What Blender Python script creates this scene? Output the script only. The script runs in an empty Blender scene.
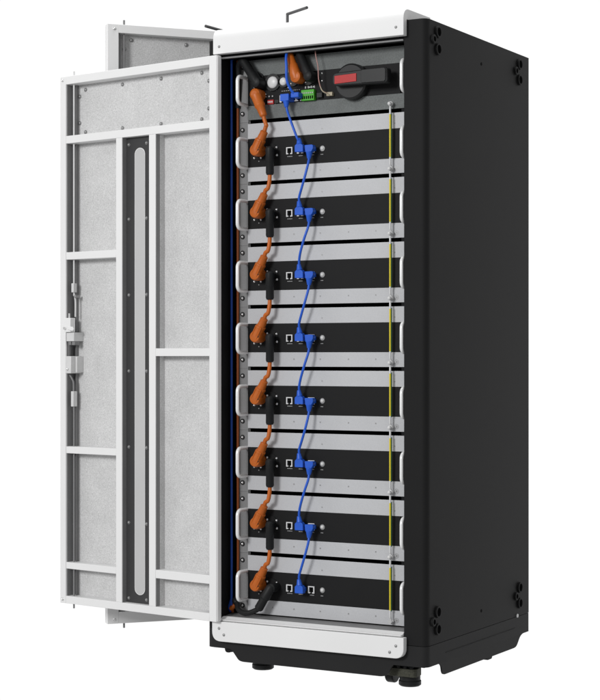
import bpy, bmesh, math, random
from mathutils import Vector as V, Matrix
random.seed(4)
sc = bpy.context.scene
COL = sc.collection
PI = math.pi

# ------------------------------------------------------------------ materials
def mat(name, col, rough=.5, metal=0, spec=.3, noise=None, bump=None, grain=None, coat=0):
    m = bpy.data.materials.new(name); m.use_nodes = True
    nt = m.node_tree; b = nt.nodes['Principled BSDF']
    b.inputs['Base Color'].default_value = (*col, 1)
    b.inputs['Roughness'].default_value = rough
    b.inputs['Metallic'].default_value = metal
    b.inputs['Specular IOR Level'].default_value = spec
    b.inputs['Coat Weight'].default_value = coat
    tc = nt.nodes.new('ShaderNodeTexCoord')
    last = None
    if grain:                                   # fine speckle of the paint / zinc coat
        sc_, amt, s2, amt2 = grain
        n = nt.nodes.new('ShaderNodeTexNoise'); n.inputs['Scale'].default_value = sc_
        n.inputs['Detail'].default_value = 3; n.inputs['Roughness'].default_value = .7
        nt.links.new(tc.outputs['Object'], n.inputs['Vector'])
        n2 = nt.nodes.new('ShaderNodeTexNoise'); n2.inputs['Scale'].default_value = s2
        n2.inputs['Detail'].default_value = 4
        nt.links.new(tc.outputs['Object'], n2.inputs['Vector'])
        r1 = nt.nodes.new('ShaderNodeMapRange'); r1.inputs['From Min'].default_value = .3; r1.inputs['From Max'].default_value = .7
        r1.inputs['To Min'].default_value = 1-amt; r1.inputs['To Max'].default_value = 1+amt
        nt.links.new(n.outputs['Fac'], r1.inputs['Value'])
        r2 = nt.nodes.new('ShaderNodeMapRange'); r2.inputs['From Min'].default_value = .3; r2.inputs['From Max'].default_value = .7
        r2.inputs['To Min'].default_value = 1-amt2; r2.inputs['To Max'].default_value = 1+amt2
        nt.links.new(n2.outputs['Fac'], r2.inputs['Value'])
        mu = nt.nodes.new('ShaderNodeMath'); mu.operation = 'MULTIPLY'
        nt.links.new(r1.outputs['Result'], mu.inputs[0]); nt.links.new(r2.outputs['Result'], mu.inputs[1])
        vm = nt.nodes.new('ShaderNodeVectorMath'); vm.operation = 'SCALE'
        vm.inputs[0].default_value = col
        nt.links.new(mu.outputs[0], vm.inputs['Scale'])
        nt.links.new(vm.outputs['Vector'], b.inputs['Base Color'])
        last = n
    if bump:
        n = nt.nodes.new('ShaderNodeTexNoise'); n.inputs['Scale'].default_value = bump[0]
        n.inputs['Detail'].default_value = 2
        nt.links.new(tc.outputs['Object'], n.inputs['Vector'])
        bu = nt.nodes.new('ShaderNodeBump'); bu.inputs['Strength'].default_value = bump[1]
        bu.inputs['Distance'].default_value = .0006
        nt.links.new(n.outputs['Fac'], bu.inputs['Height'])
        nt.links.new(bu.outputs['Normal'], b.inputs['Normal'])
    return m

M = dict(
    white=mat('white_powder_coat', (.76,.76,.76), .45, spec=.25, grain=(900,.012,6,.012), bump=(1400,.08)),
    speck=mat('speckled_grey_coat', (.57,.57,.57), .6, spec=.2, grain=(330,.22,14,.05), bump=(500,.25)),
    strip=mat('grey_window_film', (.50,.50,.50), .35, spec=.3, grain=(300,.02,8,.02)),
    dark=mat('dark_grey_plate', (.042,.042,.043), .5, spec=.3, grain=(600,.10,10,.05)),
    black=mat('black_powder_coat', (.0112,.0112,.0115), .62, spec=.12, grain=(900,.10,5,.05), bump=(1500,.12)),
    blackbase=mat('black_plinth_coat', (.0200,.0200,.0204), .64, spec=.11, grain=(900,.10,5,.05), bump=(1500,.12)),
    inside=mat('black_inside_coat', (.010,.010,.011), .6, spec=.12, grain=(700,.1,8,.06)),
    alu=mat('brushed_grey_aluminium', (.47,.475,.49), .48, spec=.35, grain=(700,.075,9,.04), bump=(900,.12)),
    zinc=mat('mottled_zinc_plate', (.125,.135,.133), .55, spec=.3, grain=(330,.24,22,.12), bump=(600,.25)),
    rail=mat('zinc_rail', (.21,.21,.212), .5, spec=.3, grain=(500,.10,15,.06)),
    panel=mat('matt_black_panel', (.0105,.0105,.011), .58, spec=.13, grain=(900,.12,7,.05)),
    plastic=mat('black_plastic', (.014,.0145,.015), .42, spec=.28, grain=(700,.1,30,.08)),
    blueshade=mat('shaded_blue_cable_sheath', (.010,.055,.30), .45, spec=.3, grain=(250,.04,30,.06)),  # darker copy of the blue sheath, with the riser's shade in its colour
    light=mat('pale_zinc_plate', (.62,.62,.62), .4, spec=.4, grain=(500,.05,40,.04)),
    rubber=mat('black_rubber', (.0100,.0105,.0110), .5, spec=.22, grain=(500,.15,30,.1)),
    orange=mat('orange_cable_sheath', (.47,.110,.012), .42, spec=.35, grain=(250,.05,30,.08)),
    brown=mat('dull_orange_cable_sheath', (.24,.060,.012), .5, spec=.3, grain=(250,.05,20,.06)),
    blue=mat('blue_cable_sheath', (.014,.095,.54), .38, spec=.35, grain=(250,.04,30,.06)),
    chrome=mat('polished_steel', (.78,.78,.78), .22, metal=.85, spec=.5, grain=(300,.03,30,.03)),
    handle=mat('satin_handle', (.84,.84,.84), .3, metal=.15, spec=.5, grain=(300,.02,30,.02)),
    bolt=mat('zinc_bolt', (.30,.30,.30), .35, metal=.5, spec=.5, grain=(500,.08,50,.05)),
    button=mat('white_plastic', (.66,.66,.66), .35, spec=.4, grain=(300,.02,30,.02)),
    red=mat('red_plastic', (.40,.014,.014), .42, spec=.35, grain=(300,.06,40,.08)),
    green=mat('green_plastic', (.06,.36,.02), .4, spec=.4, grain=(300,.05,40,.08)),
    yellow=mat('yellow_sheath', (.66,.53,.02), .42, spec=.35, grain=(300,.05,30,.05)),
    gstripe=mat('green_sheath', (.012,.075,.030), .45, spec=.3, grain=(300,.05,30,.05)),
    pink=mat('pinkish_wire', (.40,.22,.20), .5, grain=(300,.05,30,.05)),
    tan=mat('tan_connector', (.42,.37,.27), .5, grain=(300,.08,50,.1)),
    olive=mat('olive_cast_bracket', (.055,.055,.041), .7, spec=.25, grain=(260,.35,40,.2), bump=(300,.5)),
    rod=mat('dark_steel_rod', (.075,.075,.078), .45, metal=.3, spec=.4, grain=(300,.08,40,.06)),
    print=mat('printed_white_ink', (.45,.45,.45), .6, grain=(300,.02,30,.02)),
    hole=mat('hole_shadow_plastic', (.003,.003,.003), .8, spec=.05, grain=(300,.05,30,.05)),
)

# ------------------------------------------------------------------ mesh helpers
def NB(): return bmesh.new()
def bx(bm, x0, x1, y0, y1, z0, z1, T=None):
    vs = [bm.verts.new((x, y, z)) for x in (x0, x1) for y in (y0, y1) for z in (z0, z1)]
    for f in ((0,1,3,2),(4,6,7,5),(0,4,5,1),(2,3,7,6),(0,2,6,4),(1,5,7,3)):
        bm.faces.new([vs[i] for i in f])
    if T: bmesh.ops.transform(bm, matrix=T, verts=vs)
    return bm
def frame(d):
    d = d.normalized(); a = V((0,0,1)) if abs(d.z) < .9 else V((1,0,0))
    u = d.cross(a).normalized(); return u, d.cross(u).normalized()
def rings(bm, pts, rads, n=14, caps=True, sx=1, sy=1):
    pts = [V(p) for p in pts]; out = []
    pu = None
    for i, p in enumerate(pts):
        d = (pts[min(i+1,len(pts)-1)] - pts[max(i-1,0)])
        if d.length < 1e-9: d = V((0,0,1))
        d.normalize()
        if pu is None: u, w = frame(d)
        else:
            u = (pu - d*pu.dot(d)).normalized(); w = d.cross(u)
        pu = u
        out.append([bm.verts.new(p + (u*math.cos(2*PI*k/n)*sx + w*math.sin(2*PI*k/n)*sy)*rads[i]) for k in range(n)])
    for a, b in zip(out, out[1:]):
        for k in range(n): bm.faces.new((a[k], a[(k+1)%n], b[(k+1)%n], b[k]))
    if caps:
        bm.faces.new(out[0][::-1]); bm.faces.new(out[-1])
    return bm
def smoothpath(P, k=8):
    P = [V(p) for p in P]; Q = [P[0]*2-P[1]] + P + [P[-1]*2-P[-2]]; out = []
    for i in range(1, len(Q)-2):
        for j in range(k):
            t = j/k; a, b, c, d = Q[i-1:i+3]
            out.append(.5*((2*b)+(c-a)*t+(2*a-5*b+4*c-d)*t*t+(3*b-a-3*c+d)*t**3))
    out.append(P[-1]); return out
def tube(bm, P, r, n=12, k=8):
    q = smoothpath(P, k) if k > 1 else P
    return rings(bm, q, [r]*len(q), n)
def cyl(bm, p, axis, r, h, n=20, r2=None):
    p = V(p); axis = V(axis).normalized()
    return rings(bm, [p, p+axis*h], [r, r if r2 is None else r2], n)
def dome(bm, p, axis, r, h, n=14, m=4):
    p = V(p); axis = V(axis).normalized()
    pts = [p + axis*h*math.sin(PI/2*i/m) for i in range(m+1)]
    rad = [max(r*math.cos(PI/2*i/m), r*.06) for i in range(m+1)]
    return rings(bm, pts, rad, n)
def ball(bm, p, r, n=14):
    p = V(p); m = 8
    return rings(bm, [p+V((0,0,-r*math.cos(PI*i/m))) for i in range(m+1)], [max(r*math.sin(PI*i/m), r*.05) for i in range(m+1)], n)
def prism(bm, poly, f0, f1):
    """poly: 2-D points; f0/f1: functions 2-D point -> 3-D for the two faces"""
    a = [bm.verts.new(f0(p)) for p in poly]; b = [bm.verts.new(f1(p)) for p in poly]
    n = len(poly); bm.faces.new(a); bm.faces.new(b[::-1])
    for i in range(n): bm.faces.new((a[i], b[i], b[(i+1)%n], a[(i+1)%n]))
    return bm
def prism_y(bm, poly, y0, y1): return prism(bm, poly, lambda p: (p[0], y0, p[1]), lambda p: (p[0], y1, p[1]))
def prism_x(bm, poly, x0, x1): return prism(bm, poly, lambda p: (x0, p[0], p[1]), lambda p: (x1, p[0], p[1]))
def prism_z(bm, poly, z0, z1): return prism(bm, poly, lambda p: (p[0], p[1], z0), lambda p: (p[0], p[1], z1))
def rpoly(pts, radii, k=6):
    """polygon with rounded corners"""
    out = []; n = len(pts)
    for i in range(n):
        p = V(pts[i]).to_2d() if len(pts[i]) == 2 else V(pts[i]); r = radii[i] if isinstance(radii, (list, tuple)) else radii
        if r <= 0: out.append(tuple(p)); continue
        a = V(pts[i-1]) - p; b = V(pts[(i+1)%n]) - p
        la, lb = a.length, b.length; a.normalize(); b.normalize()
        d = min(r, la*.5, lb*.5); s, e = p+a*d, p+b*d
        for j in range(k+1):
            t = j/k; out.append(tuple(s*(1-t)**2 + p*2*t*(1-t) + e*t*t))
    return out

def wpos(o):
    p = V((0,0,0))
    while o: p = p + o.location; o = o.parent
    return p
def obj(name, bm, m, parent=None, loc=None, bevel=0, smooth=35, T=None):
    """link one mesh object; its geometry is written in scene metres (top-level) or in the root's own frame"""
    if T: bmesh.ops.transform(bm, matrix=T, verts=bm.verts)
    if loc is not None:
        bmesh.ops.translate(bm, vec=-V(loc), verts=bm.verts)
    bmesh.ops.recalc_face_normals(bm, faces=bm.faces)
    me = bpy.data.meshes.new(name); bm.to_mesh(me); bm.free()
    me.materials.append(M[m])
    me.polygons.foreach_set('use_smooth', [True]*len(me.polygons))
    me.set_sharp_from_angle(angle=math.radians(smooth))
    o = bpy.data.objects.new(name, me); COL.objects.link(o)
    if loc is not None: o.location = loc
    if parent: o.parent = parent
    if bevel:
        md = o.modifiers.new('edge', 'BEVEL'); md.width = bevel; md.segments = 2; md.limit_method = 'ANGLE'
        md.angle_limit = math.radians(40)
    return o
def thing(name, label, cat, loc, group=None):
    o = bpy.data.objects.new(name, None); COL.objects.link(o); o.empty_display_size = .05
    o.location = loc; o['label'] = label; o['category'] = cat
    if group: o['group'] = group
    return o
def dup(src, loc, label):
    def cp(o, par):
        c = o.copy(); COL.objects.link(c); c.parent = par
        for ch in list(o.children): cp(ch, c)
        return c
    r = cp(src, None); r.location = loc; r['label'] = label
    return r

# =================================================================== CABINET
W, D, ZT, ZS = .6, .6153, 1.4935, .0482
cab = thing('rack_cabinet', 'tall black battery rack cabinet with its white framed doors swung open', 'cabinet', (0,0,0))

def shell_poly(side, inner, r=.019, t=.003, ret=.030):
    """plan outline (x,y) of one side of the cabinet: front column face, rounded corner, side sheet"""
    P = [(inner, 0), (W, 0), (W, D), (W-t, D), (W-t, ret+t), (inner, ret+t)]
    R = [.001, r, .002, 0, 0, 0]
    q = rpoly(P, R, 8)
    return q if side > 0 else [(W-x, y) for x, y in q]
bm = prism_z(NB(), shell_poly(1, .5414), ZS+.0012, ZT)
body_r = obj('side_panel', bm, 'black', cab, smooth=30)
bm = prism_z(NB(), shell_poly(-1, W-.0425), ZS+.0012, ZT)
obj('side_panel', bm, 'black', cab, smooth=30)
obj('back_panel', bx(NB(), .004, W-.004, D-.010, D-.002, .05, ZT-.004), 'inside', cab)
obj('roof', bx(NB(), .004, W-.004, .034, D-.012, ZT-.008, ZT-.002), 'black', cab)
obj('floor_panel', bx(NB(), .046, .54, .004, D-.012, .058, .0655), 'rail', cab)
# inner walls beside the modules
obj('inner_wall', bx(NB(), .036, .0415, .034, D-.02, .068, ZT-.012), 'inside', cab)
obj('inner_wall', bx(NB(), .5455, .551, .034, D-.02, .068, ZT-.012), 'inside', cab)
# door hinge liner strip at the left of the opening
# lintel lips under the top cap
bm = bx(NB(), .044, .5405, .004, .028, 1.4475, 1.4855)
obj('lintel', bm, 'inside', cab, bevel=.001)
obj('lintel_lip', bx(NB(), .044, .5405, -.003, .0035, 1.4460, 1.4500), 'rail', cab, bevel=.0008)

# white top cap: profile in y,z run along x
prof = rpoly([(-.019,1.4560),(-.019,1.5190),(.125,1.5200),(.125,ZT+.001),(-.0015,ZT+.001),(-.0015,1.4560)], [.0015,.028,.001,0,0,.001], 12)
cap = obj('top_cap', prism_x(NB(), prof, .0300, .5495), 'white', cab, bevel=.0012, smooth=30)
for x, z in ((.0475,1.4735),(.5300,1.4755)):
    obj('screw', dome(NB(), (x,-.0188,z), (0,-1,0), .0036, .0022), 'bolt', cap)
# white sill plate with rounded lower corners and a stepped ledge
sp = rpoly([(.0270,.0680),(.0270,.0195),(.5495,.0195),(.5495,.0680)], [.002,.024,.024,.002], 8)
sill = obj('sill_plate', prism_y(NB(), sp, -.019, -.0015), 'white', cab, bevel=.0012, smooth=30)
led = rpoly([(-.0105,.0683),(-.0158,.0712),(-.0150,.0727),(-.004,.0738),(.002,.0775),(.008,.0785),(.010,.0700),(-.004,.0683)], 0)
obj('ledge', prism_x(NB(), led, .0440, .5405), 'white', sill, bevel=.0008, smooth=50)
obj('shaded_floor_ledge', prism_x(NB(), [(.0105,.0700),(.0105,.0772),(.0500,.0812),(.0500,.0700)], .0440,.5405), 'rail', cab)  # grey colour stands in for the shade at the back of the ledge
for x, z in ((.0473,.0514),(.0612,.0364),(.5298,.0486),(.5138,.0329)):
    obj('screw', dome(NB(), (x,-.0188,z), (0,-1,0), .0038, .0022), 'bolt', sill)

# plinth: corner posts and skirts with the cut-out lower edges
def plinth():
    bm = NB()
    ring_ = rpoly([(0,0),(W,0),(W,D),(0,D)], [.019,.019,.003,.003], 8)
    inn = [(W/2+(x-W/2)*(1-.007/W*2), D/2+(y-D/2)*(1-.007/D*2)) for x, y in ring_]
    n = len(ring_)
    def wall(z0, z1):
        a = [bm.verts.new((x,y,z0)) for x,y in ring_]; b = [bm.verts.new((x,y,z1)) for x,y in ring_]
        c = [bm.verts.new((x,y,z0)) for x,y in inn]; d = [bm.verts.new((x,y,z1)) for x,y in inn]
        for i in range(n):
            j = (i+1)%n
            bm.faces.new((a[i],a[j],b[j],b[i])); bm.faces.new((c[i],d[i],d[j],c[j]))
            bm.faces.new((b[i],b[j],d[j],d[i])); bm.faces.new((a[i],c[i],c[j],a[j]))
    wall(.0006, ZS)
    return bm
base = obj('plinth', plinth(), 'blackbase', cab, smooth=30)
fr = rpoly([(.064,.0006),(.072,-.002),(.092,-.026),(.103,-.0285),(.484,-.0290),(.498,-.0255),(.508,-.006),(.514,.0006)], [0,.008,.012,.008,.012,.012,.008,0], 6)
obj('front_skirt', prism_y(NB(), fr, .0002, .0035), 'blackbase', base)
sk = rpoly([(.052,.0006),(.066,.0006),(.078,-.004),(.084,-.024),(.094,-.0290),(.520,-.0290),(.534,-.0265),(.556,-.006),(.566,-.0015),(.578,.0006)], [0,.004,.008,.008,.008,.01,.012,.012,.006,0], 6)
for x0, x1 in ((W-.0037, W-.0003),(.0003,.0037)):
    obj('side_skirt', prism_x(NB(), sk, x0, x1), 'blackbase', base)
obj('rear_skirt', prism_y(NB(), fr, D-.0037, D-.0004), 'blackbase', base)
obj('crease_line', bx(NB(), W-.001, W+.0010, .1037, .5217, .0208, .0219), 'black', base)
obj('plug_screw', cyl(NB(), (W-.001,.5349,.0515), (1,0,0), .0052, .0035, 6), 'light', base)
obj('tab_nub', prism_x(NB(), rpoly([(.352,-.0288),(.388,-.0288),(.384,-.0360),(.356,-.0360)], .004), .585, .5955), 'black', base)
obj('tab_nub', prism_y(NB(), rpoly([(.050,.001),(.078,.001),(.072,-.0085),(.060,-.0095)], .004), .008, .016), 'black', base)
obj('underside_pan', bx(NB(), .012, .588, .012, D-.012, -.002, .006), 'black', base)

# three-boss vents on the side panel
for y0, z0 in ((.0640,1.4495),(.5560,1.4470),(.0625,.1030),(.5565,.1025)):
    tre = obj('vent_boss', NB(), 'black', body_r) if False else None
    bm = NB()
    spots = [(y0-.009, z0+.0200, .0138, .0102), (y0-.009, z0-.0200, .0138, .0102), (y0-.0330, z0, .0105, .0064)]
    for y, z, R, r in spots:
        n = 28
        rr = []
        for x, q in ((W-.0005,R),(W+.0050,R),(W+.0060,R-.0010),(W+.0060,r),(W+.0008,r)):
            rr.append([bm.verts.new((x, y+q*math.cos(2*PI*k/n), z+q*math.sin(2*PI*k/n))) for k in range(n)])
        for a, b in zip(rr, rr[1:]):
            for k in range(n): bm.faces.new((a[k],a[(k+1)%n],b[(k+1)%n],b[k]))
        bm.faces.new(rr[0][::-1])
        bm.faces.new(rr[-1])
    bo = obj('vent_boss', bm, 'black', body_r, smooth=30)
    bm = NB()
    for y, z, R, r in spots:
        cyl(bm, (W+.0009, y, z), (1,0,0), r-.0002, .0008, 28)
    obj('boss_hole', bm, 'hole', bo)
for y, z in ((.3091,1.4330),(.3091,.0928)):
    obj('screw_hole', cyl(NB(), (W-.001,y,z), (1,0,0), .0040, .0016, 18), 'hole', body_r)

# rack rails behind the module ears, their cage screws belong to the modules
for x0, x1, n_ in ((.0600,.0925,1),(.5120,.5400,1)):
    obj('rack_rail', bx(NB(), x0, x1, .0535, .0560, .0690, 1.4460), 'rail', cab)
# feet
def foot(x, y, r, ztop, zbot):
    bm = NB()
    rings(bm, [(x,y,ztop),(x,y,zbot+.014),(x,y,zbot+.012),(x,y,zbot+.003),(x,y,zbot)], [r*.93,r*.93,r,r,r*.86], 28)
    return bm
obj('levelling_foot', foot(.1225,.065,.0270,.002,-.0535), 'rubber', cab)
f = obj('levelling_foot', foot(.5250,.065,.0265,.0,-.0565), 'rubber', cab)
pl = rpoly([(.486,.030),(.550,.030),(.556,.038),(.550,.080),(.474,.090),(.464,.060)], .012, 5)
obj('bracket_plate', prism_z(NB(), pl, -.0310,-.0120), 'olive', f, bevel=.002)
for hx in (.493,.510,.527,.543):
    obj('bracket_bolt', cyl(NB(), (hx,.036,-.012), (0,0,1), .0055, .005, 6), 'rubber', f)
bm = NB(); cyl(bm, (.4660,.070,-.0310), (1,0,0), .0235, .021, 26)
wh = obj('caster_wheel', bm, 'rubber', cab, bevel=.003)
obj('fork', bx(NB(), .4610,.4645,.056,.084,-.036,.001), 'olive', wh)
for x in (.1225,.525):
    obj('levelling_foot', foot(x,.43,.022,.002,-.0300), 'rubber', cab)

# dark L-shaped lifting rods on the roof, pale fan cover
def lrod(P, n='lifting_rod'):
    bm = NB(); q = []
    rings(bm, [P[0],P[1]], [.0036]*2, 14); ball(bm, P[1], .0037); rings(bm, [P[1],P[2]], [.0036]*2, 14)
    return obj(n, bm, 'rod', cab)
lrod([(.160,.12,ZT-.002),(.160,.12,1.5660),(.2440,.070,1.5650)])
lrod([(.012,.115,ZT-.002),(.010,.105,1.5290),(-.0042,0,1.5320)])
bm = NB()
a = [bm.verts.new(p) for p in ((.02,.30,ZT-.002),(.36,.30,ZT-.002),(.36,.50,ZT-.002),(.02,.50,ZT-.002))]
b = [bm.verts.new(p) for p in ((.09,.35,1.606),(.29,.35,1.595),(.29,.45,1.595),(.09,.45,1.606))]
for i in range(4): bm.faces.new((a[i],a[(i+1)%4],b[(i+1)%4],b[i]))
bm.faces.new(b); bm.faces.new(a[::-1])
obj('fan_cover', bm, 'white', cab, bevel=.002)

# ------------------------------------------------------------------- DOORS
def door_T(A, B):
    A = V((*A,0)); d = (V((*B,0))-A).normalized(); n = V((-d.y, d.x, 0))   # n: away from the viewer (depth)
    m = Matrix(((d.x,n.x,0,A.x),(d.y,n.y,0,A.y),(0,0,1,0),(0,0,0,1)))
    return m
def rail_frame(parts): 
    bm = NB()
    for p in parts: bx(bm, *p)
    return bm
def bolt_bm(s, z, y, r=.0042):
    bm = cyl(NB(), (s,y,z), (0,-1,0), r*1.25, .0010, 16); dome(bm, (s,y-.0009,z), (0,-1,0), r, .0032, 12); return bm

# front door, swung right round past the cabinet front
TA = door_T((-.487,.0437), (.0477,-.035))
S1, ZB, ZU = .5430, .0690, 1.4505
bm = NB()
bx(bm, 0, .0207, 0, .0060, ZB, ZU); bx(bm, 0, .0180, .0060, .034, ZB, ZU)   # left stile
bx(bm, .5197, S1, 0, .0165, ZB, ZU)                      # right stile
bx(bm, .0207, .5197, 0, .034, 1.4295, ZU)               # top rail
bx(bm, .0207, .5197, 0, .034, ZB, .0885)                # bottom rail
bx(bm, .0207, .5197, .0005, .034, 1.2745, 1.2945)       # cross rail
bx(bm, .2026, .2238, .0008, .034, .0885, 1.2745)        # middle stiles
bx(bm, .3177, .3403, .0008, .034, .0885, 1.2745)
for z0, z1 in ((.9700,.9895),(.4625,.4805),(.1600,.1770)): bx(bm, .0207, .2026, .0011, .034, z0, z1)
for z0, z1 in ((.7170,.7365),(.1600,.1810)): bx(bm, .3403, .5197, .0011, .034, z0, z1)
door = obj('front_door', bm, 'white', cab, T=TA, bevel=.0009)
obj('door_skin', bx(NB(), .0010, S1-.022, .0343, .0380, ZB+.001, ZU-.001), 'speck', door, T=TA)
bm = prism_z(NB(), rpoly([(S1+.0002,.0012),(S1+.0022,.0030),(S1+.0022,.0160),(S1+.0002,.0160)], [.0005,.001,.001,0]), ZB+.002, ZU-.002)
obj('hinge_edge', bm, 'white', door, T=TA)
wp = obj('window_plate', bx(NB(), .2240, .3175, .0175, .0200, .0890, 1.2740), 'dark', door, T=TA)
n = 14; R = .0163; cx = .2712
slot = [(cx+R*math.cos(PI*k/n), 1.2450-R+R*math.sin(PI*k/n)) for k in range(n+1)] + [(cx+R*math.cos(PI+PI*k/n), .1115+R+R*math.sin(PI+PI*k/n)) for k in range(n+1)]
rim = [(cx+(x-cx)*1.10, z+(.0016 if z > .6 else -.0016)) for x, z in slot]
obj('strip_rim', prism_y(NB(), rim, .0168, .0174), 'white', wp, T=TA)
obj('viewing_strip', prism_y(NB(), slot, .0163, .0174), 'strip', wp, T=TA)
for z in (1.2570,1.0665,.8730,.6790,.4850,.2920,.0995):
    for s in (.2327,.2946): obj('screw', bolt_bm(s, z, .0174, .0036), 'bolt', wp, T=TA)
for s, z in ((.0560,1.4160),(.1900,1.4170),(.3250,1.4185),(.4620,1.4190),(.4850,1.3970),(.4850,1.3290),(.4620,1.3040),(.3250,1.3040),(.1900,1.3045),(.0560,1.3050),(.0350,1.4000),(.0350,1.3300)):
    obj('bolt', bolt_bm(s+.004, z, .0342), 'bolt', door, T=TA)
obj('stile_shade_strip', bx(NB(), .2238,.2244,.0030,.0172,.0890,1.2742), 'rail', door, T=TA)  # dark strips paint the shade on the middle stiles' inner sides
obj('stile_shade_strip', bx(NB(), .3403,.3409,.0030,.0160,.0890,1.2742), 'rail', door, T=TA)
obj('stile_shade_strip', bx(NB(), .3403,.3409,.0162,.0340,.0890,1.2742), 'speck', door, T=TA)  # paler end of the painted shade, towards the skin
obj('corner_rivet', bolt_bm(.009, 1.4415, .0, .0036), 'chrome', door, T=TA)
obj('corner_rivet', bolt_bm(.009, .0790, .0, .0036), 'chrome', door, T=TA)
# vertical channel with the lock rods
for z0, z1 in ((.0890,1.2740),(1.2950,1.4290)):
    obj('rod_channel', bx(NB(), .0209, .0330, .0300, .0342, z0, z1), 'rod', door, T=TA)  # dark colour stands in for shade down in the channel
    obj('channel_shade_strip', bx(NB(), .0182, .0205, .0062, .0342, z0, z1), 'rail', door, T=TA)  # dark strip paints the unlit inner side of the left stile
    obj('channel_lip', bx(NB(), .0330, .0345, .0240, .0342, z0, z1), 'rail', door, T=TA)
def rodm(P, r=.0024): return tube(NB(), P, r, 10, 4)
y = .0125
up = obj('lock_rod', rodm([(.0385,y,ZU+.013),(.0385,y,.93),(.0385,y,.885),(.0390,y,.880),(.0440,y,.862),(.0440,y,.820)]), 'light', door, T=TA)
obj('clamp', bx(NB(), .0350,.0440,.0060,.0180,.8840,.9080), 'light', up, T=TA, bevel=.001)
obj('clamp', bx(NB(), .0440,.0500,.0060,.0240,.8700,.8770), 'bolt', up, T=TA, bevel=.001)
lo = obj('lock_rod', rodm([(.0230,y,.6680),(.0330,y,.6550),(.0370,y,.6420),(.0370,y,.5900),(.0385,y,.5700),(.0385,y,.40),(.0385,y,ZB-.013)]), 'rail', door, T=TA)
obj('clamp', bx(NB(), .0335,.0430,.0060,.0200,.5850,.6250), 'light', lo, T=TA, bevel=.001)
lk = obj('lock_block', bx(NB(), .0240,.0520,-.0010,.0342,.7560,.7790), 'light', door, T=TA, bevel=.001)
obj('lock_plate', bx(NB(), .0230,.0460,-.0080,.0100,.7800,.8170), 'white', lk, T=TA, bevel=.001)
obj('lock_lever', prism_y(NB(), rpoly([(.0380,.7945),(.0380,.7860),(.0580,.7825),(.0620,.7870),(.0570,.7940)], .002), -.0120,-.0082), 'white', lk, T=TA, bevel=.001)
obj('lock_pin', cyl(NB(), (.0275,-.0082,.7900), (0,-1,0), .0036,.005), 'chrome', lk, T=TA)
obj('lock_stem', cyl(NB(), (.0310,.0030,.8160), (0,0,1), .0024,.013), 'light', lk, T=TA)
for s in (.0330,.0470): obj('lock_nub', bx(NB(), s-.006,s+.005,.0020,.0200,.7460,.7560), 'rail', lk, T=TA, bevel=.001)
kp = obj('keeper_box', bx(NB(), .0250,.0460,-.0060,.0342,.6720,.7170), 'light', door, T=TA, bevel=.0012)
obj('keeper_side', bx(NB(), .0462,.0520,.0100,.0342,.6740,.7160), 'light', kp, T=TA, bevel=.001)
obj('keeper_screw', dome(NB(), (.0330,-.0058,.6830), (0,-1,0), .0048,.0040), 'chrome', kp, T=TA)
obj('link_bar', bx(NB(), .0215,.0250,.0080,.0140,.7160,.7480), 'rail', lk, T=TA)

# rear door, taller, standing open behind the front door
TB = door_T((-.398,.132), (-.012,.597))
SB, ZB2, ZU2 = .6000, .0070, 1.5985
bm = NB()
bx(bm, 0, .0300, 0, .026, ZB2, ZU2); bx(bm, .575, SB, 0, .026, ZB2, ZU2)
bx(bm, .0300, .575, 0, .026, 1.5760, ZU2); bx(bm, .0300, .575, 0, .026, ZB2, .0370)
bx(bm, .0300, .575, .0008, .026, 1.4000, 1.4200); bx(bm, .0300, .575, .0008, .026, .1400, .1620)
rd = obj('rear_door', bm, 'white', cab, T=TB, bevel=.0009)
obj('door_skin', bx(NB(), .001, SB-.001, .0263, .0300, ZB2+.001, ZU2-.001), 'speck', rd, T=TB)
obj('rod_channel', bx(NB(), .0302, .0390, .012, .0262, .0380, 1.5750), 'rail', rd, T=TB)
obj('lock_rod', rings(NB(), [(.0480,.0125,ZU2+.014),(.0480,.0125,ZB2-.014)], [.0028]*2, 10), 'rail', rd, T=TB)
for s, z in ((.072,1.5630),(.225,1.5600),(.053,1.538),(.053,1.45),(.40,1.56)):
    obj('bolt', bolt_bm(s, z, .0262, .0045), 'bolt', rd, T=TB)
for z in (1.5860,.0190): obj('corner_rivet', bolt_bm(.0180, z, .0, .0036), 'chrome', rd, T=TB)

# =================================================================== MODULES
PITCH, G1 = .1517, 1.2935
def module_z(i): return G1 - .008 - PITCH*(i-1) - .1357 + .0000      # bottom of module i (1..8)
def ring_handle(bm, x, z0, z1, yb, yf, r=.0047, rc=.013):
    P = [(x,yb,z0),(x,yf+rc,z0)]
    for k in range(1,6):
        a = PI/2*k/6; P.append((x, yf+rc-rc*math.sin(a), z0+rc-rc*math.cos(a)))
    P += [(x,yf,z0+rc),(x,yf,z1-rc)]
    for k in range(1,6):
        a = PI/2*k/6; P.append((x, yf+rc-rc*math.cos(a), z1-rc+rc*math.sin(a)))
    P += [(x,yf+rc,z1),(x,yb,z1)]
    return rings(bm, P, [r]*len(P), 14)
def jack_bm(x, z, y=.0432, w=.0168, h=.0170):
    bm = NB(); t = .0025; x0, x1, z0, z1 = x-w/2, x+w/2, z-h/2, z+h/2; yf = y-.0035
    bx(bm, x0, x0+t, yf, y, z0, z1); bx(bm, x1-t, x1, yf, y, z0, z1)
    bx(bm, x0+t, x1-t, yf, y, z1-t*.9, z1); bx(bm, x0+t, x0+t+.003, yf, y, z0, z0+t); bx(bm, x1-t-.003, x1-t, yf, y, z0, z0+t)
    return bm
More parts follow.
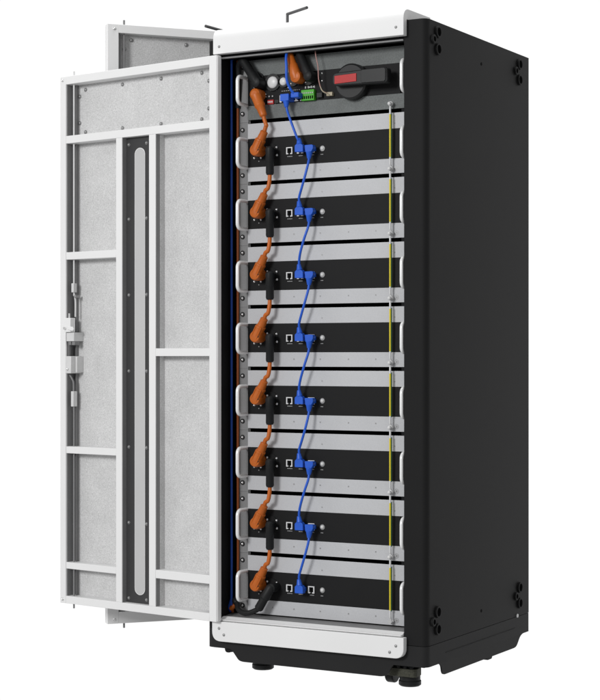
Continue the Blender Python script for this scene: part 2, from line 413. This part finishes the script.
def socket_parts(root, x, z, dots, base=True):
    """round high-current socket flange with its bright screws"""
    bm = NB(); cyl(bm, (x, .0450, z), (0,-1,0), .0200, .0016, 28)
    s = obj('power_socket', bm, 'panel', root)
    for dx, dz in dots: obj('screw', dome(NB(), (dx, .0432, dz), (0,-1,0), .0034, .0040, 10), 'chrome', s)
    return s
def build_module():
    t = thing('battery_module', 'x', 'battery module', (0,0,0), 'battery modules stacked in the rack')
    H = .1357
    # body: folded front with top and bottom aluminium bands and box behind
    bm = NB()
    bx(bm, .0905, .5395, .0450, .0490, .1018, H+.0034); bx(bm, .0905, .5395, .0450, .0490, -.0034, .0316)
    body = obj('chassis', bm, 'alu', t, bevel=.0006)
    obj('housing', bx(NB(), .0898, .5060, .0492, .4900, -.0015, H+.0015), 'inside', t)
    for x0, x1 in ((.0612,.0900),(.5105,.5400)):
        obj('mounting_ear', bx(NB(), x0, x1, .0495, .0525, -.0078, H+.0078), 'rail' if x0 < .1 else 'inside', t)
    fp = obj('front_panel', bx(NB(), .0912, .5098, .0452, .0488, .0319, .1015), 'panel', t)
    for x in (.162,.222,.295,.372,.445): obj('rivet', cyl(NB(), (x,.0452,.0150), (0,-1,0), .0018, .0006, 12), 'bolt', body)
    for x in (.300,.495): obj('rivet', cyl(NB(), (x,.0452,.1140), (0,-1,0), .0016, .0005, 12), 'bolt', body)
    # cage screws on the left ear
    for z in (.0135,.1255):
        s = obj('ear_screw', cyl(NB(), (.0735,.0495,z), (0,-1,0), .0058,.0022, 18), 'rubber', t)
        obj('screw_head', dome(NB(), (.0735,.0473,z), (0,-1,0), .0036,.0035, 12), 'chrome', s)
    obj('handle', ring_handle(NB(), .0870, .0310, .1000, .0500, .0030), 'handle', t)
    obj('handle', ring_handle(NB(), .5315, .0310, .1000, .0500, .0080), 'handle', t)
    # sockets
    socket_parts(t, .1190, .0700, [(.1110,.0537),(.1298,.0537)])
    s2 = socket_parts(t, .1580, .0670, [(.1745,.0765),(.1755,.0575),(.1480,.0775)])
    obj('screw', dome(NB(), (.1228,.0448,.0455), (0,-1,0), .0018,.0014, 10), 'bolt', fp)
    for x in (.2115,.2415,.2725):
        j = obj('network_jack', jack_bm(x, .0660), 'button', t)
        obj('jack_core', prism_y(NB(), [(x-.0050,.0600),(x-.0050,.0700),(x-.003,.0715),(x+.003,.0715),(x+.0050,.0700),(x+.0050,.0600)], .0440, .0450), 'hole', j)
    kb = obj('button', dome(NB(), (.3010,.0452,.0665), (0,-1,0), .0048,.0050, 18), 'button', t)
    obj('button_ring', cyl(NB(), (.3010,.0451,.0665), (0,-1,0), .0066,.0008, 22), 'bolt', kb)
    bm = NB()
    for x, w in ((.2115,.016),(.2415,.012),(.2725,.012),(.3010,.009)):
        k = int(w/.0024)
        for q in range(k): bx(bm, x-w/2+q*.0024, x-w/2+q*.0024+.0016, .0449, .0451, .0518, .0532)
    obj('printed_mark', bm, 'print', fp)
    # earth bolt with ring mark
    e = obj('earth_bolt', cyl(NB(), (.4895,.0450,.0060+.0005), (0,-1,0), .0052,.0150, 6), 'chrome', t)
    n_ = 22; bm = NB()
    for R0, R1 in ((.0058,.0046),(.0030,.0020)):
        a = [bm.verts.new((.5000+R0*math.cos(2*PI*k/n_), .0448, .0085+R0*math.sin(2*PI*k/n_))) for k in range(n_)]
        b = [bm.verts.new((.5000+R1*math.cos(2*PI*k/n_), .0448, .0085+R1*math.sin(2*PI*k/n_))) for k in range(n_)]
        for k in range(n_): bm.faces.new((a[k],a[(k+1)%n_],b[(k+1)%n_],b[k]))
    bx(bm, .4993,.5007,.04475,.04485,.0064,.0106); bx(bm, .4979,.4992,.04475,.04485,.0079,.0091); bx(bm, .5008,.5021,.04475,.04485,.0079,.0091)
    obj('earth_mark', bm, 'bolt', body)
    return t
ORD = ['topmost','second','third','fourth','fifth','sixth','seventh','lowest']
mod = build_module()
def mlabel(i):
    if i == 1: return 'topmost grey battery module with black front panel, directly under the rotary switch unit'
    if i == 8: return 'lowest grey battery module with black front panel, just above the white sill, bare third jack'
    return '%s battery module from the top of the rack, grey bands and black front panel' % ORD[i-1]
for i in range(1, 9):
    z = module_z(i)
    if i == 1: mod.location = (0,0,z); mod['label'] = mlabel(1)
    else: dup(mod, (0,0,z), mlabel(i))

# =================================================================== SWITCH UNIT
su = thing('switch_unit', 'mottled dark grey switch box with large rotary switch at top of the rack', 'switch box', (0,0,1.3015))
Z0 = 1.3015
def O(name, bm, m, parent=su, **k):
    bmesh.ops.translate(bm, vec=(0,0,-Z0), verts=bm.verts)
    return obj(name, bm, m, parent, **k)
bm = NB()
bx(bm, .0905,.5395,.0450,.0490,Z0-.0034,1.3331); bx(bm, .0905,.5395,.0450,.0490,1.4045,1.4450)
O('housing', bx(NB(), .0898,.5060,.0492,.4900,Z0+.0015,1.4435), 'inside')
ch = O('chassis', bm, 'zinc', bevel=.0006)
for x0, x1 in ((.0612,.0900),(.5105,.5400)):
    O('mounting_ear', bx(NB(), x0,x1,.0495,.0525,Z0-.0078,1.4450), 'rail' if x0 < .1 else 'inside')
fp = O('front_panel', bx(NB(), .0912,.5098,.0452,.0488,1.3335,1.4041), 'panel')
for z in (Z0+.0135, 1.4310):
    s = O('ear_screw', cyl(NB(), (.0735,.0495,z), (0,-1,0), .0058,.0022, 18), 'rubber')
    O('screw_head', dome(NB(), (.0735,.0473,z), (0,-1,0), .0036,.0035, 12), 'chrome', s)
O('handle', ring_handle(NB(), .0870,1.3350,1.4020,.0500,.0030), 'handle')
O('handle', ring_handle(NB(), .5315,1.3335,1.4060,.0500,.0080), 'handle')
# rotary switch: dial and long lever with red plate
bm = NB(); rings(bm, [(.3880,.0450,1.3680),(.3880,.0260,1.3680),(.3880,.0230,1.3680)], [.0430,.0425,.0385], 48)
dial = O('rotary_dial', bm, 'plastic')
lv = rpoly([(.3530,1.3560),(.3530,1.3865),(.4980,1.3905),(.4990,1.3535)], [.012,.012,.008,.008], 6)
lev = O('switch_lever', prism_y(NB(), lv, -.0010, .0225), 'plastic', bevel=.0025)
O('lever_grip', prism_y(NB(), rpoly([(.4300,1.3570),(.4300,1.3880),(.4950,1.3885),(.4950,1.3560)], .006), -.0035,-.0012), 'plastic', lev, bevel=.001)
O('red_plate', prism_y(NB(), rpoly([(.3600,1.3600),(.3600,1.3790),(.4180,1.3810),(.4180,1.3620)], .001), -.0030,-.0011), 'red', lev, bevel=.0005)
# round white indicators
for x, z, r in ((.1640,1.3855,.0145),(.1945,1.3850,.0100)):
    k_ = O('indicator', cyl(NB(), (x,.0452,z), (0,-1,0), r*1.45,.0050, 30), 'plastic')
    O('lens', dome(NB(), (x,.0402,z), (0,-1,0), r, .0050, 24), 'button', k_)
for x, z, dots in ((.1200,1.3950,[(.1120,1.3770),(.1300,1.3965),(.1300,1.3785),(.1300,1.3580)]),
                   (.2200,1.3900,[(.2165,1.3780),(.2352,1.3780),(.2352,1.3962)]),
                   (.2640,1.3900,[(.2570,1.3784),(.2757,1.3970),(.2757,1.3788)])):
    s = O('power_socket', cyl(NB(), (x,.0450,z), (0,-1,0), .0190,.0050, 26), 'plastic')
    for dx, dz in dots: O('screw', dome(NB(), (dx,.0425,dz), (0,-1,0), .0032,.0040, 10), 'chrome', s)
for x, z in ((.1150,1.3480),):
    O('power_socket', cyl(NB(), (x,.0450,z), (0,-1,0), .0160,.0050, 26), 'plastic')
ds = O('dip_switch', bx(NB(), .1490,.1665,.0410,.0450,1.3325,1.3435), 'red', bevel=.0006)
for k in range(4): O('switch_slider', bx(NB(), .1508+k*.0038,.1530+k*.0038,.0398,.0409,1.3360,1.3400), 'button', ds)
tb = O('terminal_block', bx(NB(), .2480,.2835,.0340,.0450,1.3330,1.3590), 'green', bevel=.0008)
for k in range(6):
    O('terminal_slot', bx(NB(), .2500+k*.0056,.2533+k*.0056,.0334,.0342,1.3365,1.3440), 'hole', tb)
    O('terminal_screw', cyl(NB(), (.2517+k*.0056,.0340,1.3510), (0,-1,0), .0019,.0010, 10), 'bolt', tb)
bm = NB()
for k in range(4): bx(bm, .2525+k*.0080,.2560+k*.0080,.0449,.0451,1.3640,1.3690)
for k in range(9): bx(bm, .1870+k*.0060,.1910+k*.0060,.0449,.0451,1.3620,1.3632)
for k in range(4): bx(bm, .1550+k*.0050,.1580+k*.0050,.0449,.0451,1.3655,1.3668)
O('printed_mark', bm, 'print', fp)
for x in (.1930,.2230,.2390):
    j = O('network_jack', jack_bm(x, 1.3430), 'button')
    O('jack_core', bx(NB(), x-.005,x+.005,.0440,.0450,1.3370,1.3480), 'hole', j)
for dx, dz in ((.1420,1.3585),(.1780,1.3970),(.2060,1.3700),(.2100,1.3965),(.3000,1.3970),(.3000,1.3790),(.2660,1.3660),(.2760,1.3660)):
    O('panel_screw', dome(NB(), (dx,.0452,dz), (0,-1,0), .0024,.0022, 10), 'chrome', fp)
O('relay_block', bx(NB(), .2890,.3040,.0370,.0450,1.3380,1.3500), 'plastic', bevel=.0008)
O('small_header', bx(NB(), .1700,.1820,.0390,.0450,1.3335,1.3420), 'plastic', bevel=.0006)
for k in range(3): O('toggle', cyl(NB(), (.1440+k*.0095,.0450,1.3520), (0,-1,0), .0020,.0030, 10), 'bolt')
O('signal_plug', bx(NB(), .3170,.3330,.0350,.0450,1.3400,1.3490), 'tan', bevel=.001)
O('earth_bolt', cyl(NB(), (.4895,.0450,1.3085), (0,-1,0), .0052,.0150, 6), 'chrome')

# =================================================================== CABLES
def at_root(name, label, cat, group, z, x=.15): return thing(name, label, cat, (x,.02,z), group)
def part(root, name, bm, m, parent=None, **k):
    bmesh.ops.translate(bm, vec=-V(root.location), verts=bm.verts)
    return obj(name, bm, m, parent or root, **k)
def orange_head(z0):
    """angled orange plug: round head on the socket, ribbed tapering boot up to the right; z0 = module bottom"""
    bm = NB(); c = V((.1305,.0200,z0+.0700)); e = V((.1550,.0185,z0+.1150))
    rings(bm, [c+V((0,.0240,0)), c+V((0,.010,0)), c+V((0,-.004,0)), c+V((0,-.0095,0)), c+V((0,-.0115,0))], [.0140,.0152,.0152,.0130,.0075], 26)
    d = (e-c)
    rings(bm, [c+d*.05, c+d*.45, c+d*.47, c+d*.55, c+d*.57, c+d*.90, c+d*.95, e], [.0135,.0128,.0137,.0134,.0113,.0098,.0103,.0068], 20, sx=1.0, sy=.92)
    return bm, e
def head_ridge(z0):
    bm = NB(); c = V((.1305,.0200,z0+.0700)); d = V((.0245,-.0015,.0450)).normalized(); w = V((d.z,0,-d.x))
    for s in (-.0078,.0078):
        p = c + w*s + V((0,-.0108,0)); rings(bm, [p-d*.002, p+d*.028], [.0018,.0014], 8)
    return bm
def black_boot(z0):
    bm = NB(); x = .1695
    rings(bm, [(x-.005,.0440,z0+.0670),(x-.002,.0260,z0+.0670),(x,.0130,z0+.0670),(x,.0105,z0+.0670)], [.0080,.0085,.0090,.0060], 20)
    rings(bm, [(x,.0190,z0+.0760),(x,.0190,z0+.0720),(x,.0190,z0+.0400),(x,.0190,z0+.0385),(x,.0190,z0+.0120),(x,.0190,z0+.0075)], [.0075,.0105,.0108,.0098,.0100,.0080], 20)
    return bm
for i in range(1, 9):
    z = module_z(i)
    g = 'orange power cables looping down the modules'
    if i == 1: lab = 'short orange power lead with two orange plugs, from the switch box to the topmost module'
    else: lab = 'orange power lead with black plug, from the %s module down to the %s module' % (ORD[i-2], ORD[i-1])
    r = at_root('power_cable', lab, 'power cable', g, z+.066)
    bm, e = orange_head(z)
    hd = part(r, 'orange_plug', bm, 'orange')
    part(r, 'grip_ridge', head_ridge(z), 'orange', hd)
    part(r, 'retaining_hole', cyl(NB(), (.1400,.0105,z+.0700), (0,-1,0), .0030,.0012, 14), 'rubber', hd)
    if i == 1:
        a = V((.1290,.0200,1.3560)); b = V((.1530,.0180,1.3000)); dd = b-a; bm = NB()
        rings(bm, [a+V((0,.024,0)), a+V((0,.004,0)), a+V((0,-.006,0)), a+V((0,-.0100,0))], [.0140,.0148,.0135,.0080], 24)
        rings(bm, [a+dd*.05, a+dd*.45, a+dd*.48, a+dd*.56, a+dd*.60, a+dd*.95, b], [.0138,.0126,.0135,.0126,.0108,.0092,.0065], 20)
        part(r, 'orange_plug', bm, 'orange')
        P = [b-dd*.1, b+V((.003,0,-.012)), V((.1605,.0170,1.2780)), e+V((.004,0,.012)), e-(V((.0245,0,.045))*.1)]
    else:
        zp = module_z(i-1); part(r, 'black_plug', black_boot(zp), 'rubber')
        P = [(.1695,.0190,zp+.0100),(.1690,.0175,zp-.0080),(.1655,.0165,zp-.0250), e+V((.0030,-.001,.0070)), e-V((.002,0,.005))]
    part(r, 'wire', tube(NB(), P, .0050, 14), 'orange')

# black lead of the lowest module curling away to the left
z8 = module_z(8)
r = at_root('power_cable', 'black power lead curling left from the lowest battery module', 'power cable', 'black power leads', z8)
bm = NB()
rings(bm, [(.1740,.0440,z8+.066),(.1740,.0150,z8+.066),(.1740,.0110,z8+.066)], [.0115,.0110,.0060], 20)
a = V((.1760,.0170,z8+.0720)); b = V((.1400,.0120,z8+.0120)); dd = b-a
rings(bm, [a, a+dd*.08, a+dd*.5, a+dd*.54, a+dd*.94, b], [.0080,.0115,.0125,.0105,.0110,.0080], 20)
part(r, 'black_plug', bm, 'rubber')
part(r, 'wire', tube(NB(), [b-dd*.05, (.1330,.0110,.0975),(.1150,.0100,.0905),(.0960,.0110,.0900),(.0800,.0170,.0970),(.0700,.0280,.1080),(.0600,.0330,.1150),(.0500,.060,.118)], .0066, 14), 'rubber')

# blue network cables
def plug_a(c):      # enters its jack from above: body with the boot up
    x, y, z = c; bm = NB()
    prism_y(bm, rpoly([(x-.0115,z-.0085),(x+.0115,z-.0085),(x+.0110,z+.0070),(x+.0060,z+.0110),(x-.0065,z+.0110),(x-.0115,z+.0070)], .002, 3), y-.006, y+.007)
    bx(bm, x-.0055, x+.0055, y+.007, y+.0225, z-.006, z+.004)
    rings(bm, [(x-.001,y,z+.0105),(x-.0015,y,z+.0140),(x-.003,y,z+.0250)], [.0078,.0068,.0045], 14)
    return bm
def plug_b(c):
    x, y, z = c; bm = NB()
    prism_y(bm, rpoly([(x-.0110,z+.0075),(x+.0080,z+.0080),(x+.0120,z+.0065),(x+.0120,z-.0015),(x+.0075,z-.0090),(x-.0090,z-.0095)], .002, 3), y-.006, y+.007)
    bx(bm, x-.0055, x+.0055, y+.007, y+.0225, z-.005, z+.005)
    rings(bm, [(x-.001,y,z-.0085),(x-.0013,y,z-.0130),(x-.0020,y,z-.0250)], [.0085,.0075,.0045], 14)
    return bm
for i in range(1, 9):
    z = module_z(i)
    g = 'blue network cables linking the modules'
    if i == 1: lab = 'blue network cable from the switch box jack down to the topmost module'
    else: lab = 'blue network cable from the %s module down to the %s module' % (ORD[i-2], ORD[i-1])
    r = at_root('network_cable', lab, 'network cable', g, z+.066, .26)
    ca = (.2515,.0225,z+.0670)
    part(r, 'plug', plug_a(ca), 'blue', bevel=.0008)
    end = V((.2500,.0215,z+.0900))
    if i == 1:
        s = (.2130,.0215,1.3420)
        bm = NB(); prism_y(bm, rpoly([(s[0]-.0120,s[2]-.009),(s[0]+.0120,s[2]-.009),(s[0]+.0125,s[2]+.008),(s[0]-.0115,s[2]+.008)], .002), .0130, .0430)
        rings(bm, [(s[0]+.001,.0210,1.3340),(s[0]+.002,.0205,1.3180)], [.0082,.0045], 14)
        part(r, 'plug', bm, 'blue', bevel=.0008)
        P = [(.2150,.0205,1.3220),(.2185,.0190,1.3090),(.2280,.0160,1.2880),(.2400,.0150,1.2600),(.2485,.0180,1.2380),end]
    else:
        zp = module_z(i-1); part(r, 'plug', plug_b((.2785,.0225,zp+.0660)), 'blue', bevel=.0008)
        w = [.0012,-.0015,.0006,-.0008,.0016,-.0012,.0009][i-2]
        P = [(.2776,.0215,zp+.0430),(.2765,.0180,zp+.0280),(.2700+w,.0140,zp+.0020),(.2590+w,.0150,zp-.0300),(.2515,.0190,zp-.0500),end]
    part(r, 'wire', tube(NB(), P, .0030, 12), 'blue')

# leads entering the switch box from above
r = at_root('power_cable', 'thick black lead looping over the left rail into the switch box', 'power cable', 'black power leads', 1.40, .1)
bm = NB(); a = V((.0920,.0200,1.4420)); b = V((.1330,.0200,1.3840)); dd = b-a
rings(bm, [a, a+dd*.1, a+dd*.6, a+dd*.65, b], [.0090,.0110,.0115,.0135,.0135], 20)
rings(bm, [b+V((0,.024,0)), b, b+V((0,-.010,0)), b+V((0,-.013,0))], [.014,.0145,.012,.007], 20)
part(r, 'black_plug', bm, 'rubber')
part(r, 'wire', tube(NB(), [a+dd*.1, (.0880,.0210,1.4440),(.0800,.0260,1.4400),(.0710,.0330,1.4300),(.0670,.0400,1.4100),(.0640,.0440,1.3700),(.0615,.0460,1.3300)], .0066, 14), 'rubber')
r = at_root('power_cable', 'orange lead dropping from above into the switch box beside the blue cable', 'power cable', 'orange leads of the switch box', 1.40, .23)
bm = NB(); a = V((.2220,.0240,1.4480)); b = V((.2420,.0200,1.3900)); dd = b-a
rings(bm, [a, a+dd*.1, a+dd*.45, a+dd*.5, a+dd*.9, b+dd*.12], [.0075,.0090,.0104,.0124,.0148,.0118], 20)
rings(bm, [b+V((0,.024,0)), b+V((.002,0,-.001)), b+V((.002,-.008,-.001)), b+V((.002,-.011,-.001))], [.0150,.0154,.0136,.0080], 22)
part(r, 'orange_plug', bm, 'orange')
part(r, 'wire', tube(NB(), [a+dd*.1, (.2200,.026,1.456),(.2180,.034,1.470),(.2160,.050,1.480)], .0052, 12), 'orange')
r = at_root('power_cable', 'black lead slanting down into the switch box left of the rotary switch', 'power cable', 'black power leads', 1.40, .26)
bm = NB(); a = V((.2480,.0240,1.4480)); b = V((.2790,.0200,1.3880)); dd = b-a
rings(bm, [a, a+dd*.1, a+dd*.6, a+dd*.65, b], [.0085,.0105,.0112,.0125,.0125], 20)
rings(bm, [b+V((0,.024,0)), b, b+V((0,-.010,0)), b+V((0,-.013,0))], [.013,.0135,.011,.006], 20)
part(r, 'black_plug', bm, 'rubber')
part(r, 'wire', tube(NB(), [a+dd*.1, (.2450,.026,1.456),(.2420,.034,1.470),(.240,.050,1.480)], .0062, 12), 'rubber')
r = at_root('network_cable', 'blue cable hanging from the cabinet top into the switch box', 'network cable', 'blue leads of the switch box', 1.36, .22)
part(r, 'plug', bx(NB(), .2300,.2520,.0140,.0430,1.3395,1.3520), 'blue', bevel=.002)
part(r, 'wire', tube(NB(), [(.2180,.034,1.470),(.2235,.0060,1.4420),(.2270,.0000,1.4100),(.2270,.0020,1.3820),(.2310,.0100,1.3620),(.2380,.0170,1.3490)], .0034, 12), 'blue')
r = at_root('signal_wire', 'thin pinkish wire pair hanging beside the rotary switch', 'wire', None, 1.36, .3)
part(r, 'wire', tube(NB(), [(.2880,.034,1.470),(.2960,.0200,1.4400),(.3030,.0190,1.4100),(.3050,.0200,1.3760),(.3120,.0230,1.3530),(.3220,.0330,1.3450)], .0013, 8), 'pink')
part(r, 'wire', tube(NB(), [(.3080,.0210,1.3620),(.3140,.0230,1.3500),(.3260,.0340,1.3420)], .0013, 8), 'tan')
# long risers at the left of the opening
r = thing('network_cable', 'long straight blue cable running down the left inner wall', 'network cable', (.0527,.03,.1))
part(r, 'wire', tube(NB(), [(.0560,.060,1.4650),(.0530,.0340,1.4500),(.0527,.0300,1.4300),(.0527,.0300,1.0),(.0527,.0300,.5),(.0527,.0300,.1350),(.0510,.0300,.1150),(.0440,.0330,.0960),(.0440,.040,.0850)], .0030, 12), 'blueshade')
r = thing('power_cable', 'long dull orange cable running down behind the left handles', 'power cable', (.056,.046,.1))
part(r, 'wire', tube(NB(), [(.0600,.070,1.4600),(.0622,.0460,1.4350),(.0622,.0440,1.4100),(.0622,.0440,1.0),(.0622,.0440,.5),(.0622,.0440,.1500),(.0570,.040,.1200),(.0520,.0360,.1000),(.0500,.0400,.0840)], .0032, 12), 'brown')
r = thing('plug', 'orange plug end hanging at the bottom left corner of the opening', 'plug', (.052,.03,.1))
part(r, 'orange_plug', rings(NB(), [(.0460,.0360,.0910),(.0480,.0360,.0930),(.0560,.0350,.1010),(.0590,.0350,.1040)], [.0045,.0066,.0062,.0040], 16), 'orange')

# green-yellow earthing straps
zs = [1.3085] + [module_z(i)+.0065 for i in range(1,9)]
for i in range(8):
    z1, z0 = zs[i], zs[i+1]
    lab = ('yellow-green earth wire from the switch box bolt to the topmost module' if i == 0 else
           'yellow-green earth wire between the %s module and the %s module' % (ORD[i-1], ORD[i]))
    r = thing('earth_wire', lab, 'earth wire', (.4895,.034,z0), 'yellow-green earth wires at the right of the modules')
    X_, Y_ = .4895, .0325
    w_ = part(r, 'wire', rings(NB(), [(X_,Y_,z1-.022),(X_+.0004,Y_-.0010,(z1+z0)/2),(X_,Y_,z0+.024)], [.0022]*3, 12), 'yellow')
    part(r, 'green_stripe', rings(NB(), [(X_+.0026,Y_+.0008,z1-.0225),(X_+.0030,Y_,(z1+z0)/2),(X_+.0026,Y_+.0008,z0+.0245)], [.0015]*3, 10), 'gstripe', w_)
    for za, zb, s in ((z1,z1-.025,1),(z0,z0+.027,-1)):
        bm = NB(); yy = .0335 if s > 0 else .0370
        rings(bm, [(X_,yy,za-s*.004),(X_,Y_,za-s*.010),(X_,Y_,zb)], [.0020,.0024,.0025], 12)
        cyl(bm, (X_,yy+.0015,za), (0,-1,0), .0058, .0016, 18)
        if s > 0: ball(bm, (X_,.0285,za), .0048)
        part(r, 'lug', bm, 'light')

# earth-wire lugs of the last bolt sit on the lowest module
# ------------------------------------------------------------------ camera
cam = bpy.data.cameras.new('camera'); co = bpy.data.objects.new('camera', cam); COL.objects.link(co)
co.location = (2.3054, -3.5727, .7155); co.rotation_euler = (PI/2, 0, .519)
cam.sensor_width = 36; cam.sensor_fit = 'VERTICAL'; cam.sensor_height = 42
cam.lens = 1720.33*42/700
cam.shift_y = (356.75-350)/700
cam.clip_start = .1; cam.clip_end = 100
sc.camera = co

# ------------------------------------------------------------------ light: white studio
w = bpy.data.worlds.new('World'); sc.world = w; w.use_nodes = True
bg = w.node_tree.nodes['Background']; bg.inputs[1].default_value = 1.0
# studio cyclorama: white sweep behind the cabinet, dimmer room on the photographer's side
nt = w.node_tree; tc = nt.nodes.new('ShaderNodeTexCoord'); dt = nt.nodes.new('ShaderNodeVectorMath'); dt.operation = 'DOT_PRODUCT'
dt.inputs[1].default_value = V((-.45,.85,.16)).normalized()
mr = nt.nodes.new('ShaderNodeMapRange'); mr.interpolation_type = 'SMOOTHSTEP'
mr.inputs['From Min'].default_value = -.35; mr.inputs['From Max'].default_value = .45
mr.inputs['To Min'].default_value = .44; mr.inputs['To Max'].default_value = 1.02
nt.links.new(tc.outputs['Generated'], dt.inputs[0]); nt.links.new(dt.outputs['Value'], mr.inputs['Value'])
nt.links.new(mr.outputs['Result'], bg.inputs['Color'])
def area(name, loc, target, size, power, col=(1,1,1)):
    l = bpy.data.lights.new(name, 'AREA'); l.shape = 'RECTANGLE'; l.size, l.size_y = size; l.energy = power; l.color = col
    o = bpy.data.objects.new(name, l); COL.objects.link(o); o.location = loc
    o.rotation_euler = (V(target)-V(loc)).to_track_quat('-Z','Y').to_euler()
area('key_softbox', (-.7,-6.3,2.8), (.25,0,.75), (1.7,1.5), 262)
area('overhead_softbox', (.1,.35,4.4), (.2,.35,1.0), (1.6,1.2), 70)
sc.render.engine = 'CYCLES'
sc.view_settings.view_transform = 'Standard'; sc.view_settings.look = 'None'; sc.view_settings.gamma = 1; sc.view_settings.exposure = 0
